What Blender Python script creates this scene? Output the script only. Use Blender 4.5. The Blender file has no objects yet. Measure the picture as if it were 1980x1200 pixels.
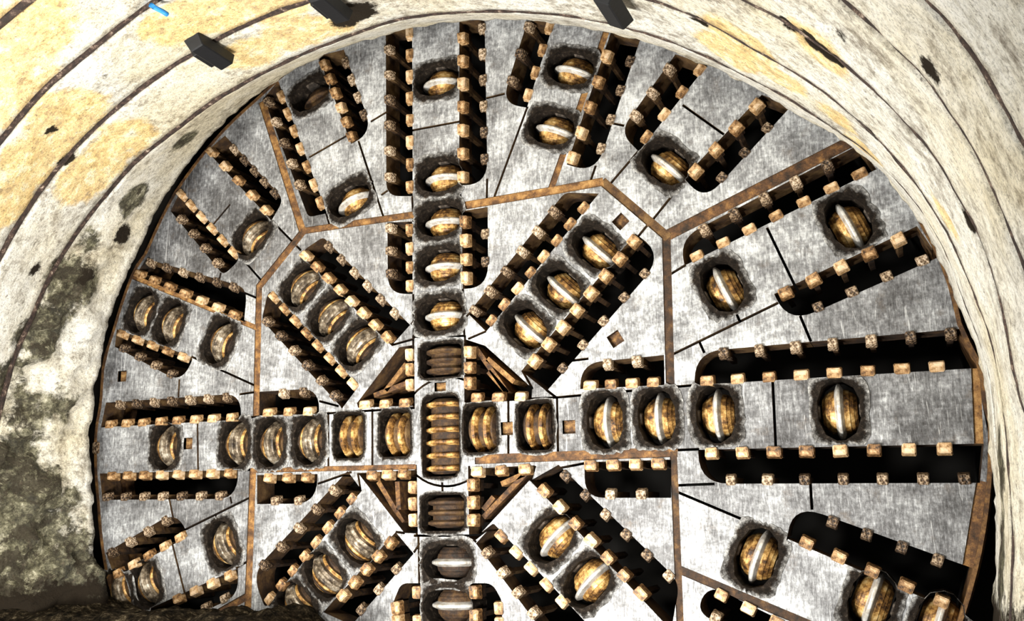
import bpy, bmesh, math, random
from mathutils import Vector, Matrix, noise
from mathutils.geometry import delaunay_2d_cdt

# All numbers below are metres measured on the cutterhead: u to the right, v up, w out of the face
# towards the tunnel.  World: X = u, Y = -w, Z = v.  Hub centre at the origin.
SLOTS = [
  ([[0.1619, 3.7916], [0.148, 2.1904], [0.4258, 2.1497], [0.4185, 3.7459]], {2: 0.1}, [[0, [0.1867, 3.6146], [0.1742, 2.2645], 7], [2, [0.4071, 3.671], [0.4044, 2.4044], 6]]),
  ([[-0.3305, 3.8352], [-0.3219, 2.1551], [-0.5965, 2.1941], [-0.6157, 3.8805]], {2: 0.08}, [[0, [-0.3525, 3.776], [-0.3487, 2.2532], 8], [2, [-0.5802, 3.6586], [-0.5707, 2.3812], 6]]),
  ([[0.1662, 1.9459], [0.1747, 1.2355], [0.4166, 1.2103], [0.4228, 1.9492]], {2: 0.12}, [[0, [0.1906, 1.8468], [0.1906, 1.3317], 4], [2, [0.3945, 1.7113], [0.3908, 1.4586], 2]]),
  ([[-0.3267, 1.9147], [-0.3201, 1.2394], [-0.573, 1.2651], [-0.5836, 1.9386]], {2: 0.1}, [[0, [-0.353, 1.8448], [-0.3464, 1.3182], 4], [2, [-0.5454, 1.8842], [-0.5424, 1.4544], 3]]),
  ([[1.0955, 3.5877], [0.8152, 2.8128], [0.5734, 2.8958], [0.8397, 3.6436]], {2: 0.09}, [[0, [1.0451, 3.5386], [0.8084, 2.9414], 4], [2, [0.8879, 3.5725], [0.6925, 3.0917], 3]]),
  ([[1.6133, 3.3772], [1.1693, 2.2273], [1.4252, 2.1091], [1.8755, 3.2731]], {2: 0.1}, [[0, [1.5763, 3.1525], [1.218, 2.2807], 5], [2, [1.7662, 3.071], [1.4386, 2.3434], 4]]),
  ([[2.4207, 2.9029], [1.8055, 2.2425], [1.6482, 2.4436], [2.1595, 3.0484]], {2: 0.09}, [[0, [2.3629, 2.8683], [1.8694, 2.374], 4], [2, [2.1086, 2.9182], [1.8151, 2.5494], 3]]),
  ([[2.8382, 2.5601], [2.1703, 1.9562], [2.3272, 1.7398], [3.0585, 2.4227]], {2: 0.08, 1: 0.02}, [[0, [2.8068, 2.4592], [2.2983, 1.9679], 4], [2, [2.8748, 2.2666], [2.4872, 1.9088], 3]]),
  ([[3.6424, 1.8061], [2.1388, 1.2233], [2.1003, 1.4478], [3.5302, 2.0198]], {2: 0.12}, [[0, [3.5216, 1.7872], [2.2389, 1.2932], 7], [2, [3.2913, 1.8894], [2.3132, 1.4988], 5]]),
  ([[3.8816, 1.3261], [2.8197, 0.9199], [2.8988, 0.673], [4.0053, 1.0743]], {2: 0.12}, [[0, [3.7451, 1.2437], [2.9117, 0.9024], 5], [2, [3.8787, 1.1087], [3.1292, 0.8], 4]]),
  ([[4.1937, 0.2443], [2.1637, 0.2566], [2.1784, 0.5177], [4.1467, 0.5349]], {2: 0.12}, [[0, [3.918, 0.2868], [2.2635, 0.2987], 8], [2, [4.0313, 0.4658], [2.4058, 0.4591], 7]]),
  ([[1.9255, 0.2722], [1.2242, 0.2843], [1.2315, 0.4975], [1.9335, 0.5119]], {2: 0.1}, [[0, [1.8355, 0.3154], [1.3092, 0.3085], 4], [2, [1.7113, 0.4703], [1.4649, 0.4717], 2]]),
  ([[4.1616, -0.2846], [2.1635, -0.2455], [2.1526, -0.505], [4.1106, -0.5532]], {2: 0.12}, [[0, [3.9099, -0.3136], [2.2615, -0.2771], 8], [2, [4.0184, -0.4937], [2.3992, -0.4694], 7]]),
  ([[1.945, -0.3125], [1.2389, -0.3068], [1.2333, -0.5891], [1.9338, -0.6053]], {2: 0.08}, [[0, [1.8436, -0.3688], [1.2894, -0.3579], 4], [2, [1.6981, -0.5521], [1.4457, -0.5457], 2]]),
  ([[4.1044, -1.5253], [2.7825, -0.9202], [2.8309, -0.6635], [4.1411, -1.1812]], {2: 0.13}, [[0, [3.8127, -1.2969], [2.929, -0.925], 5], [2, [4.0055, -1.1922], [3.121, -0.7839], 5]]),
  ([[3.1438, -1.7095], [2.1991, -1.2597], [2.0561, -1.4412], [2.9901, -1.882]], {1: 0.06, 2: 0.06}, [[0, [2.6581, -1.5209], [2.2762, -1.326], 3], [2, [2.4674, -1.5979], [2.2287, -1.4751], 2]]),
  ([[1.4457, 1.9271], [0.3916, 0.834], [0.2222, 1.0089], [1.1428, 1.9797]], {3: 0.05}, [[0, [1.3135, 1.8131], [0.432, 0.9392], 8], [2, [1.0349, 1.8281], [0.2962, 1.0157], 6]]),
  ([[1.7424, 1.5364], [0.7091, 0.4704], [0.9312, 0.2859], [1.9926, 1.3394]], {3: 0.12}, [[0, [1.7602, 1.4459], [0.8455, 0.5262], 8], [2, [1.7803, 1.2204], [1.0555, 0.4889], 5]]),
  ([[-1.5389, 1.7617], [-0.5325, 0.7872], [-0.3455, 0.9588], [-1.2715, 1.8864]], {0: 0.04, 3: 0.03}, [[0, [-1.4289, 1.7588], [-0.5805, 0.8664], 8], [2, [-1.2236, 1.7796], [-0.5187, 1.0737], 6]]),
  ([[-1.8692, 1.4578], [-0.8682, 0.4513], [-1.0428, 0.2657], [-1.9404, 1.1515]], {3: 0.05, 0: 0.03}, [[0, [-1.8241, 1.357], [-0.9276, 0.4693], 8], [2, [-1.8577, 1.1489], [-1.0994, 0.3863], 6]]),
  ([[-1.3747, 3.7503], [-0.9816, 2.7686], [-0.746, 2.8332], [-1.0794, 3.7558]], {2: 0.1}, [[0, [-1.2831, 3.6497], [-0.9659, 2.8494], 6], [2, [-1.0886, 3.6164], [-0.8498, 3.0491], 4]]),
  ([[-1.8367, 3.5763], [-1.2368, 2.1158], [-1.4439, 2.1026], [-2.0043, 3.4192]], {2: 0.04}, [[0, [-1.776, 3.4157], [-1.3199, 2.2298], 7], [2, [-1.9288, 3.3888], [-1.565, 2.4466], 5]]),
  ([[-2.6823, 2.9697], [-1.8641, 2.1271], [-1.7273, 2.3231], [-2.4636, 3.1005]], {2: 0.06}, [[0, [-2.6603, 2.9217], [-1.9405, 2.237], 5], [2, [-2.3599, 2.9287], [-1.8442, 2.4082], 5]]),
  ([[-2.9878, 2.5999], [-2.196, 1.7924], [-2.4105, 1.6393], [-3.1067, 2.39]], {2: 0.04, 1: 0.05}, [[0, [-2.9669, 2.5803], [-2.3216, 1.849], 6], [2, [-2.9688, 2.2891], [-2.4923, 1.7795], 4]]),
  ([[-3.5176, 1.7602], [-2.1434, 1.1498], [-2.1217, 1.4842], [-3.388, 1.9203]], {2: 0.09}, [[0, [-3.4844, 1.7675], [-2.2623, 1.237], 7], [2, [-3.3381, 1.8764], [-2.3031, 1.4566], 6]]),
  ([[-3.7192, 1.2171], [-2.7295, 0.8477], [-2.8532, 0.6069], [-3.7317, 1.0361]], {2: 0.1, 1: 0.02}, [[0, [-3.6417, 1.1782], [-2.8679, 0.848], 5], [2, [-3.627, 0.9905], [-2.981, 0.728], 4]]),
  ([[-3.8467, 0.2231], [-2.1376, 0.2114], [-2.1488, 0.4614], [-3.8002, 0.4705]], {2: 0.1}, [[0, [-3.7303, 0.2742], [-2.2522, 0.2516], 8], [2, [-3.6312, 0.4501], [-2.3203, 0.4227], 7]]),
  ([[-1.9396, 0.2396], [-1.2765, 0.2179], [-1.2823, 0.4547], [-1.9485, 0.4635]], {2: 0.1}, [[0, [-1.825, 0.2719], [-1.3884, 0.2618], 3], [2, [-1.6748, 0.4077], [-1.4482, 0.4032], 2]]),
  ([[-3.8212, -0.2349], [-2.1518, -0.2551], [-2.1339, -0.5209], [-3.766, -0.494]], {2: 0.11}, [[0, [-3.6593, -0.2703], [-2.2506, -0.2805], 8], [2, [-3.7103, -0.4501], [-2.3473, -0.4781], 7]]),
  ([[-1.9348, -0.3096], [-1.2797, -0.321], [-1.2787, -0.5812], [-1.9242, -0.5723]], {2: 0.11}, [[0, [-1.8019, -0.3466], [-1.3937, -0.3543], 3], [2, [-1.7217, -0.5303], [-1.4711, -0.536], 2]]),
  ([[-3.5484, -1.2388], [-2.6976, -0.8524], [-2.8221, -0.6067], [-3.6777, -1.0008]], {2: 0.12}, [[0, [-3.5217, -1.171], [-2.7889, -0.8468], 5], [2, [-3.599, -1.0108], [-2.9552, -0.7395], 4]]),
  ([[-3.1304, -1.524], [-2.1114, -1.1431], [-2.095, -1.3796], [-2.758, -1.6419]], {2: 0.1}, [[0, [-2.7708, -1.4343], [-2.206, -1.2122], 4], [2, [-2.4594, -1.4849], [-2.2539, -1.4134], 2]]),
  ([[-1.798, -1.4919], [-0.8179, -0.4793], [-0.9681, -0.3038], [-1.9557, -1.1882]], {3: 0.12, 0: 0.02}, [[0, [-1.7742, -1.3891], [-0.9325, -0.5302], 8], [2, [-1.7882, -1.1649], [-1.098, -0.4812], 5]]),
  ([[-1.1921, -1.5119], [-0.4811, -0.8376], [-0.306, -1.0193], [-0.9043, -1.6132]], {}, [[0, [-0.975, -1.3961], [-0.5411, -0.9237], 5], [2, [-0.8298, -1.4626], [-0.4894, -1.1261], 3]]),
  ([[1.8827, -1.5869], [0.7666, -0.4408], [1.0176, -0.3196], [1.965, -1.2314]], {3: 0.1}, [[0, [0.9095, -0.5031], [1.6753, -1.3066], 7], [2, [1.0726, -0.4126], [1.8579, -1.2169], 6]]),
  ([[1.2285, -1.5644], [0.4379, -0.7806], [0.2721, -0.9376], [0.8269, -1.5972]], {}, [[0, [0.4728, -0.9099], [0.9847, -1.4208], 5], [2, [0.3786, -1.0087], [0.7951, -1.4636], 4]]),
  ([[0.2, 0.7823], [0.3801, 0.7132], [0.8034, 0.32], [0.7964, 0.2252], [0.1946, 0.2481]], {1: 0.03}, [[3, [0.7001, 0.2744], [0.297, 0.2951], 3], [4, [0.2206, 0.4022], [0.2235, 0.6716], 3]]),
  ([[-0.454, 0.7668], [-0.3244, 0.775], [-0.3183, 0.2379], [-0.8706, 0.2513], [-0.8819, 0.2937]], {}, [[1, [-0.3552, 0.6939], [-0.3545, 0.4268], 3], [2, [-0.395, 0.2787], [-0.7914, 0.2884], 3]]),
  ([[-0.862, -0.3253], [-0.2921, -0.3173], [-0.2865, -0.8526], [-0.3959, -0.8472]], {}, [[0, [-0.7153, -0.357], [-0.4078, -0.3577], 3], [1, [-0.332, -0.4656], [-0.3314, -0.7399], 3]]),
  ([[0.2175, -0.3257], [0.806, -0.3163], [0.7714, -0.4284], [0.2678, -0.9041], [0.216, -0.9037]], {}, [[0, [0.2936, -0.3541], [0.723, -0.3513], 3], [4, [0.2461, -0.7485], [0.2495, -0.4598], 3]]),
  ([[-0.2518, -1.2605], [-0.429, -1.262], [-0.5025, -1.4235], [-0.4812, -1.6744], [-0.242, -1.6682]], {1: 0.05, 2: 0.03}, [[4, [-0.276, -1.5657], [-0.2762, -1.3364], 2], [2, [-0.4626, -1.4649], [-0.462, -1.5697], 2]]),
  ([[0.2262, -1.2567], [0.4164, -1.2552], [0.4964, -1.3883], [0.5008, -1.6489], [0.2263, -1.6561]], {1: 0.06, 2: 0.05}, [[4, [0.2533, -1.3304], [0.2511, -1.5139], 2], [2, [0.4589, -1.4494], [0.4569, -1.5701], 2]]),
]
STRIPS = [
  ([[-1.4869, 1.9747], [-0.2792, 1.977]], 0.0659),
  ([[0.1513, 1.9913], [1.0165, 2.0118], [1.4859, 2.0264]], 0.0760),
  ([[1.4771, 2.0323], [2.0164, 1.4713]], 0.0762),
  ([[2.0014, 1.5125], [1.9709, 0.2651]], 0.0715),
  ([[1.9688, -0.2495], [1.9515, -1.6299]], 0.0562),
  ([[-1.4644, 2.0026], [-1.9948, 1.4709]], 0.0779),
  ([[-1.984, 1.5005], [-1.9687, 0.2412]], 0.0711),
  ([[-1.9835, -0.2465], [-1.9881, -1.4906]], 0.0742),
  ([[-2.0117, -0.2645], [-0.2922, -0.2909]], 0.0457),
  ([[0.2711, -0.25], [2.0011, -0.2548]], 0.0788),
  ([[1.5666, 3.3774], [1.0067, 1.9992]], 0.0591),
  ([[-2.0281, 3.3904], [-1.5106, 1.988]], 0.0786),
  ([[3.4883, 2.0603], [2.0088, 1.4897]], 0.0953),
  ([[-3.5995, 1.7692], [-1.9908, 1.0756]], 0.0510),
  ([[1.962, -1.1401], [3.0147, -1.5731]], 0.0644),
  ([[-1.976, -1.3782], [-2.3225, -1.5417]], 0.0671),
  ([[4.1682, 0.2869], [4.1303, -0.3012]], 0.0594),
  ([[4.128, -0.5431], [3.9659, -1.1684]], 0.0767),
]
SEAMS = [
  [[-0.3272, 2.1559], [-0.3161, 1.9133]],
  [[-0.3149, 1.2388], [-0.3091, 0.8295]],
  [[0.1531, 2.1896], [0.1662, 1.9459]],
  [[0.1747, 1.2355], [0.1855, 0.8108]],
  [[-0.3285, 2.7934], [0.1532, 2.7964]],
  [[-0.7698, 2.9567], [-0.6031, 3.021]],
  [[0.4228, 2.973], [0.6052, 2.9841]],
  [[0.4217, 2.2129], [0.413, 1.9601]],
  [[0.8204, 2.8217], [0.4733, 1.9994]],
  [[-0.9026, 2.7868], [-0.6164, 1.9726]],
  [[-0.8568, 2.3274], [-0.7351, 2.3603]],
  [[-0.6512, 2.2119], [-0.5805, 2.2469]],
  [[-1.2485, 2.1276], [-1.1874, 1.9416]],
  [[-1.4486, 2.7076], [-0.9891, 2.8742]],
  [[-1.8828, 2.1453], [-1.5163, 1.7844]],
  [[-2.2277, 1.817], [-1.943, 1.5217]],
  [[-2.4431, 1.669], [-2.4633, 1.5771]],
  [[-2.3644, 2.359], [-2.5571, 2.1808]],
  [[-2.1498, 1.4358], [-2.0027, 1.3698]],
  [[-2.7552, 0.8599], [-1.98, 0.5193]],
  [[-2.887, 0.6448], [-2.8887, 0.4672]],
  [[-2.1662, 0.4527], [-1.9661, 0.4646]],
  [[-2.643, 0.2031], [-2.6113, -0.2494]],
  [[-2.1518, -0.2551], [-1.9771, -0.2609]],
  [[-2.9403, -0.4929], [-2.8784, -0.6877]],
  [[-2.2283, -0.4999], [-2.2078, -0.5617]],
  [[-2.7374, -0.7949], [-2.0013, -0.5099]],
  [[-2.8761, -0.9176], [-2.7029, -1.3685]],
  [[-2.3852, -0.6622], [-2.3202, -0.7808]],
  [[-2.1344, -1.1432], [-1.9889, -1.0744]],
  [[2.8021, 1.4531], [2.9782, 0.9688]],
  [[1.9833, 0.5039], [2.8458, 0.8479]],
  [[2.9988, 0.7322], [3.0628, 0.5271]],
  [[2.2198, 0.5969], [2.2552, 0.5034]],
  [[2.4992, 0.8612], [2.543, 0.7335]],
  [[2.761, 0.2529], [2.7483, -0.2503]],
  [[2.196, 2.5874], [2.5181, 2.2741]],
  [[1.8105, 2.2554], [1.5295, 1.9789]],
  [[2.2051, 1.9687], [1.8955, 1.6361]],
  [[1.4278, 2.178], [1.367, 2.0256]],
  [[1.5611, 2.5424], [1.691, 2.492]],
  [[2.1474, 1.2267], [2.0045, 1.1568]],
  [[1.9768, -0.5591], [2.7899, -0.9202]],
  [[2.9786, -0.5171], [2.9743, -0.7149]],
  [[1.9793, -0.512], [2.2753, -0.5085]],
  [[1.961, -0.2412], [2.1717, -0.2419]],
  [[1.763, 1.5073], [1.8502, 1.5978]],
  [[1.1561, 0.5247], [1.304, 0.5307]],
  [[0.237, 1.0121], [0.162, 0.941]],
  [[-0.3143, 0.8486], [0.1905, 0.815]],
  [[-0.3143, 0.8626], [-0.3081, 0.2102]],
  [[0.1905, 0.8195], [0.1896, 0.2351]],
  [[-2.1554, 0.2123], [-1.9279, 0.239]],
  [[-1.2876, 0.2185], [-0.2979, 0.2186]],
  [[0.1896, 0.2396], [1.025, 0.2286]],
  [[1.016, 0.2291], [2.1718, 0.256]],
  [[-1.178, 0.2312], [-1.1671, -0.2651]],
  [[-0.722, 0.2336], [-0.7162, -0.2807]],
  [[0.5869, 0.2335], [0.5775, -0.2529]],
  [[1.0205, 0.2288], [1.0152, -0.2528]],
  [[-0.2872, -0.2734], [-0.2766, -0.8784]],
  [[0.2178, -0.2999], [0.2209, -0.8828]],
  [[-0.2618, -0.87], [-0.242, -1.6682]],
  [[0.221, -0.8744], [0.2263, -1.6561]],
  [[-0.3063, -0.8696], [0.2494, -0.8747]],
  [[-0.035, -0.4302], [-0.0306, -0.5341]],
  [[-0.5326, 0.7919], [-0.3091, 0.8295]],
  [[-0.8683, 0.456], [-1.0427, 0.2611]],
  [[0.3916, 0.8386], [0.2198, 0.7852]],
  [[0.7186, 0.4741], [0.8078, 0.3111]],
  [[0.927, 0.2991], [1.0247, 0.22]],
  [[-0.8337, -0.47], [-0.862, -0.3253]],
  [[-0.4811, -0.8376], [-0.3909, -0.8472]],
  [[-0.3061, -1.0108], [-0.247, -0.9343]],
  [[0.4331, -0.7889], [0.2631, -0.9041]],
  [[0.2769, -0.9292], [0.221, -0.8744]],
  [[0.771, -0.4451], [0.815, -0.3208]],
  [[1.243, -0.3152], [1.0168, -0.3486]],
  [[-0.3352, 0.9625], [-0.3093, 0.993]],
  [[-1.2775, -0.4081], [-0.9255, -0.3142]],
  [[-1.2794, 0.336], [-1.0701, 0.2767]],
]
CUTTERS = [
  (-0.0704, 3.2430, 's', 90),
  (-0.0477, 2.3076, 's', 90),
  (-0.0495, 1.8928, 's', 90),
  (-0.0513, 1.4762, 's', 90),
  (-0.0532, 1.0301, 's', 90),
  (1.2306, 3.1052, 's', 67.5),
  (1.0376, 2.5852, 's', 67.5),
  (2.0230, 2.1038, 's', 45),
  (1.3920, 1.4640, 's', 45),
  (1.0617, 1.1523, 's', 45),
  (0.7551, 0.8426, 's', 45),
  (3.4050, 1.4245, 's', 22.5),
  (2.4247, 1.0269, 's', 22.5),
  (1.4251, 0.0162, 's', 0),
  (1.8505, 0.0226, 's', 0),
  (2.3152, 0.0217, 's', 0),
  (3.2211, 0.0028, 's', 0),
  (2.5487, -1.0566, 's', -22.5),
  (3.3297, -1.3554, 's', -22.5),
  (3.7534, -1.4998, 's', -22.5),
  (0.9385, -0.9013, 's', -45),
  (1.2274, -1.2408, 's', -45),
  (0.0098, -1.0957, 's', -90),
  (0.0124, -1.4446, 's', -90),
  (-0.8638, -0.9084, 's', -135),
  (-1.1942, -1.1935, 's', -135),
  (-1.4764, -1.4513, 's', -135),
  (-2.2952, -0.9306, 's', -157.5),
  (-3.1595, -1.2886, 's', -157.5),
  (-3.4929, -1.3728, 's', -157.5),
  (-1.3810, -0.0114, 's', 180),
  (-1.7971, -0.0165, 's', 180),
  (-2.1925, -0.0089, 's', 180),
  (-3.0163, 0.0019, 's', 180),
  (-2.4270, 0.9816, 's', 157.5),
  (-3.0381, 1.2203, 's', 157.5),
  (-3.4086, 1.3711, 's', 157.5),
  (-0.8792, 0.8296, 's', 135),
  (-1.1865, 1.1216, 's', 135),
  (-1.5004, 1.4344, 's', 135),
  (-2.0830, 2.0035, 's', 135),
  (-0.9894, 2.2194, 's', 112.5),
  (-1.4483, 3.3604, 'd', 112.5),
  (-0.0399, 0.6192, 't', 90),
  (-0.0265, -0.6846, 't', -90),
  (-0.4861, 0.0026, 't', 180),
  (-0.9574, 0.0064, 't', 180),
  (0.3270, 0.0079, 't', 0),
  (0.8277, 0.0046, 't', 0),
  (-0.0429, -0.0360, 'c', 90),
]
SOCKETS = [
  (1.6240, 1.6585, 40),
  (1.5387, 0.6747, 30),
  (-3.6130, 0.7256, 0),
  (-2.7491, 0.0153, 0),
  (-0.0510, 0.3707, 0),
  (0.5682, -0.0040, 0),
  (1.1161, -0.0183, 0),
]
RIM = [(-22.97, 4.1353), (-15.97, 4.122), (-7.77, 4.1415), (-3.91, 4.1648), (3.3, 4.1937), (7.45, 4.1136), (10.97, 4.1319), (15.46, 4.1404), (19.07, 4.1164), (25, 4.17), (60, 4.15), (100, 4.12), (120.86, 3.9927), (128.27, 4.0018), (139.95, 3.9863), (149.7, 3.9128), (152.56, 3.9614), (162.26, 3.9317), (167.05, 3.9488), (173.14, 3.8745), (176.99, 3.8977), (183.09, 3.8624), (187.7, 3.832), (194.93, 3.8276), (199.14, 3.8228), (204.09, 3.7701), (209.1, 3.7353)]
RINGS = [
  (0.2696, (0.0189, -0.6777), [(-10.24, 4.1314), (-6.13, 4.1265), (-1.5, 4.152), (3.15, 4.1679), (7.85, 4.206), (11.11, 4.2562), (14.28, 4.2752), (16.86, 4.2566), (20.76, 4.2991), (24.59, 4.3408), (28.81, 4.3569), (33.29, 4.3591), (37.29, 4.3329), (43.94, 4.2493), (49.96, 4.2392), (57.76, 4.2245), (66.23, 4.2247), (73.53, 4.2519), (82.22, 4.2922), (89.04, 4.329), (97.49, 4.364), (105.56, 4.4165), (112.65, 4.4326), (120.9, 4.4239), (125.1, 4.3883), (133.27, 4.3203), (143.6, 4.1518), (148.39, 4.0959), (153.99, 4.0302), (160.47, 3.9139), (167.8, 3.803), (172.24, 3.7381), (177.49, 3.6511), (182.87, 3.5715), (188.37, 3.5066), (193.47, 3.4838)]),
  (1.1334, (0.1198, -0.8024), [(-7.58, 3.9889), (-3.83, 3.9961), (0.36, 4.0268), (4.58, 4.0524), (8.82, 4.0926), (11.55, 4.1353), (14.16, 4.1612), (16.92, 4.1513), (20.43, 4.1886), (23.9, 4.2236), (27.72, 4.2339), (31.83, 4.2249), (35.45, 4.1946), (37.73, 4.1683), (42.54, 4.1234), (49.06, 4.0832), (55.12, 4.0661), (68.93, 4.0391), (77.67, 4.0233), (90.84, 4.0473), (97.35, 4.0196), (104.16, 4.0322), (111.4, 4.0573), (117.85, 4.0956), (123.06, 4.1113), (127.76, 4.1772), (136.4, 4.2059), (142.72, 4.2282), (148.29, 4.2303), (153.8, 4.1993), (157.34, 4.2204), (162.59, 4.1907), (167.74, 4.1647), (172.86, 4.1661)]),
  (1.8614, (0.2048, -0.9074), [(-5.17, 3.8831), (2.01, 3.9395), (5.83, 3.962), (10.27, 4.0228), (13.46, 4.0649), (16.99, 4.0876), (20.34, 4.1132), (23.22, 4.1338), (26.33, 4.1495), (30.45, 4.1542), (34.27, 4.1558), (38.84, 4.1404), (43.14, 4.1134), (47.38, 4.0859), (51.48, 4.1018), (54.15, 4.0903), (60.66, 4.0713), (95.95, 4.0473), (102.12, 4.0755), (107.25, 4.0925), (110.84, 4.1048), (118.81, 4.1427), (126.49, 4.1761), (130.84, 4.1972), (138.18, 4.19), (145.31, 4.165)]),
  (2.6367, (0.2953, -1.0192), [(11.83, 3.957), (13.92, 3.9713), (17.05, 4.0281), (19.6, 4.0696), (21.99, 4.0991), (24.62, 4.1148), (28.86, 4.1409), (32.31, 4.1469), (35.35, 4.1366), (38.49, 4.138), (41.31, 4.1215), (44.3, 4.1194), (47.48, 4.0939), (107.7, 4.1295), (109.29, 4.1303), (115.15, 4.1077), (119.56, 4.1072), (123.81, 4.1319), (131.02, 4.0996)]),
  (3.3755, (0.3815, -1.1258), [(19.0, 4.0113), (20.98, 4.0433), (23.12, 4.0657), (26.91, 4.113), (29.69, 4.1304), (32.4, 4.1513), (35.94, 4.1476), (39.26, 4.1502), (114.29, 4.1073), (115.25, 4.1147), (118.57, 4.1245)]),
  (3.9866, (0.4529, -1.2139), [(24.52, 4.0732), (28.22, 4.1274), (31.49, 4.1533), (34.04, 4.1673)]),
]
CAM_POS = [3.71759, -0.70029, 7.64304]
CAM_AXES = [[0.925811, -0.018685, -0.377524], [0.093134, 0.979261, 0.179928], [0.366333, -0.20174, 0.908351]]
CAM_FOCAL = 0.961313
YELLOW = [(-1.58, 2.278, 3.2, 0.55), (-1.937, 2.164, 3.0, 0.5), (-2.34, 2.514, 2.3, 0.35), (-2.215, 2.358, 2.2, 0.4), (-2.574, 2.158, 2.2, 0.4), (-2.697, 2.274, 1.5, 0.35), (-2.343, 2.524, 1.5, 0.3), (-1.052, 2.939, 2.3, 0.3), (-0.805, 3.017, 2.2, 0.35), (-0.489, 3.089, 2.0, 0.3), (-1.056, 3.166, 1.5, 0.3), (-0.603, 3.184, 1.5, 0.3), (-0.326, 3.195, 1.4, 0.2), (-2.812, 1.79, 2.1, 0.3), (2.787, 2.229, 1.5, 0.25), (2.983, 2.183, 1.9, 0.3), (3.252, 2.09, 1.6, 0.25), (3.593, 1.788, 1.5, 0.25), (3.656, 1.612, 1.2, 0.2), (3.546, 1.73, 2.6, 0.25), (4.115, 0.838, 2.1, 0.2), (-2.561, 2.062, 1.2, 0.3)]
MOSS = [(-3.547, 1.527, 0.9, 0.35), (-3.332, 1.953, 0.9, 0.22), (-3.645, 1.026, 1.0, 0.3), (-3.629, 0.262, 1.0, 0.35), (-3.673, 0.536, 1.1, 0.3), (-3.767, -0.197, 1.0, 0.4), (-3.703, -0.655, 0.9, 0.45), (-3.482, -0.661, 0.7, 0.4), (-3.412, -0.944, 0.5, 0.35), (-3.89, -1.112, 0.8, 0.45), (-3.652, -0.19, 0.7, 0.25), (-3.612, 0.295, 0.6, 0.22), (-3.038, 2.554, 0.8, 0.25), (-2.858, 2.25, 0.7, 0.2), (-2.276, 2.673, 0.7, 0.2), (-3.636, -1.221, 0.5, 0.4), (-4.001, -1.249, 0.8, 0.5), (4.119, -1.065, 1.2, 0.3), (4.22, -0.491, 1.4, 0.25)]
GRIME = [(-3.298, 1.512, 0.8, 0.13), (-3.24, 1.565, 0.8, 0.1), (-0.026, 3.214, 1.5, 0.18), (-0.206, 3.214, 1.4, 0.12), (2.712, 2.345, 1.86, 0.07), (2.681, 2.373, 1.86, 0.06), (3.32, 1.804, 2.64, 0.07), (3.423, 1.702, 2.64, 0.09), (3.489, 1.622, 2.64, 0.09), (3.548, 1.561, 2.64, 0.06), (3.671, 1.469, 1.86, 0.09), (3.647, 1.521, 1.86, 0.07), (3.682, 1.435, 1.86, 0.07), (3.626, 1.55, 3.0, 0.08), (3.636, 1.541, 2.9, 0.06), (3.982, 1.072, 3.5, 0.1), (3.997, 1.043, 3.4, 0.08), (4.021, 1.011, 3.3, 0.06), (-1.744, 2.596, 2.3, 0.05), (-2.907, 1.396, 1.3, 0.06), (-3.386, 1.52, 1.4, 0.09), (-2.588, 2.276, 1.86, 0.09), (-4.165, 1.188, 0.9, 0.1), (-2.638, 1.924, 1.86, 0.1), (-3.185, 2.013, 0.6, 0.12), (4.228, 0.167, 1.9, 0.06), (4.083, 0.634, 2.6, 0.08), (3.424, 1.709, 2.7, 0.06), (-2.301, 2.298, 2.25, 0.055), (-1.727, 2.572, 2.3, 0.04)]
CLAMPS = [(-1.141, 2.928, 1.86), (-0.046, 3.089, 1.86), (2.154, 2.571, 1.86)]
BLUE = [(-1.04, 2.895, 2.64), (-0.962, 2.849, 2.64), (-0.917, 2.815, 2.6)]
HOLES = [(-2.301, 2.298, 2.25), (-1.805, 2.62, 2.25), (-2.671, 1.349, 1.5)]
WEBS = [
  [[0.3545, 0.6163], [0.5995, 0.399]],
  [[0.3626, 0.504], [0.5364, 0.3065]],
  [[0.2437, 0.7242], [0.5364, 0.3065]],
  [[-0.6449, 0.4043], [-0.4377, 0.6307]],
  [[-0.7658, 0.3656], [-0.3957, 0.4662]],
  [[-0.7148, -0.4017], [-0.4665, -0.7597]],
  [[-0.5244, -0.4073], [-0.5075, -0.6499]],
  [[0.4665, -0.4574], [0.6765, -0.3792]],
  [[0.2983, -0.7282], [0.6998, -0.3674]],
  [[0.3946, -0.5613], [0.2991, -0.665]],
]


scene = bpy.context.scene
COL = scene.collection
rng = random.Random(7)

def P(u, v, w=0.0):
    return Vector((u, -w, v))

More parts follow.
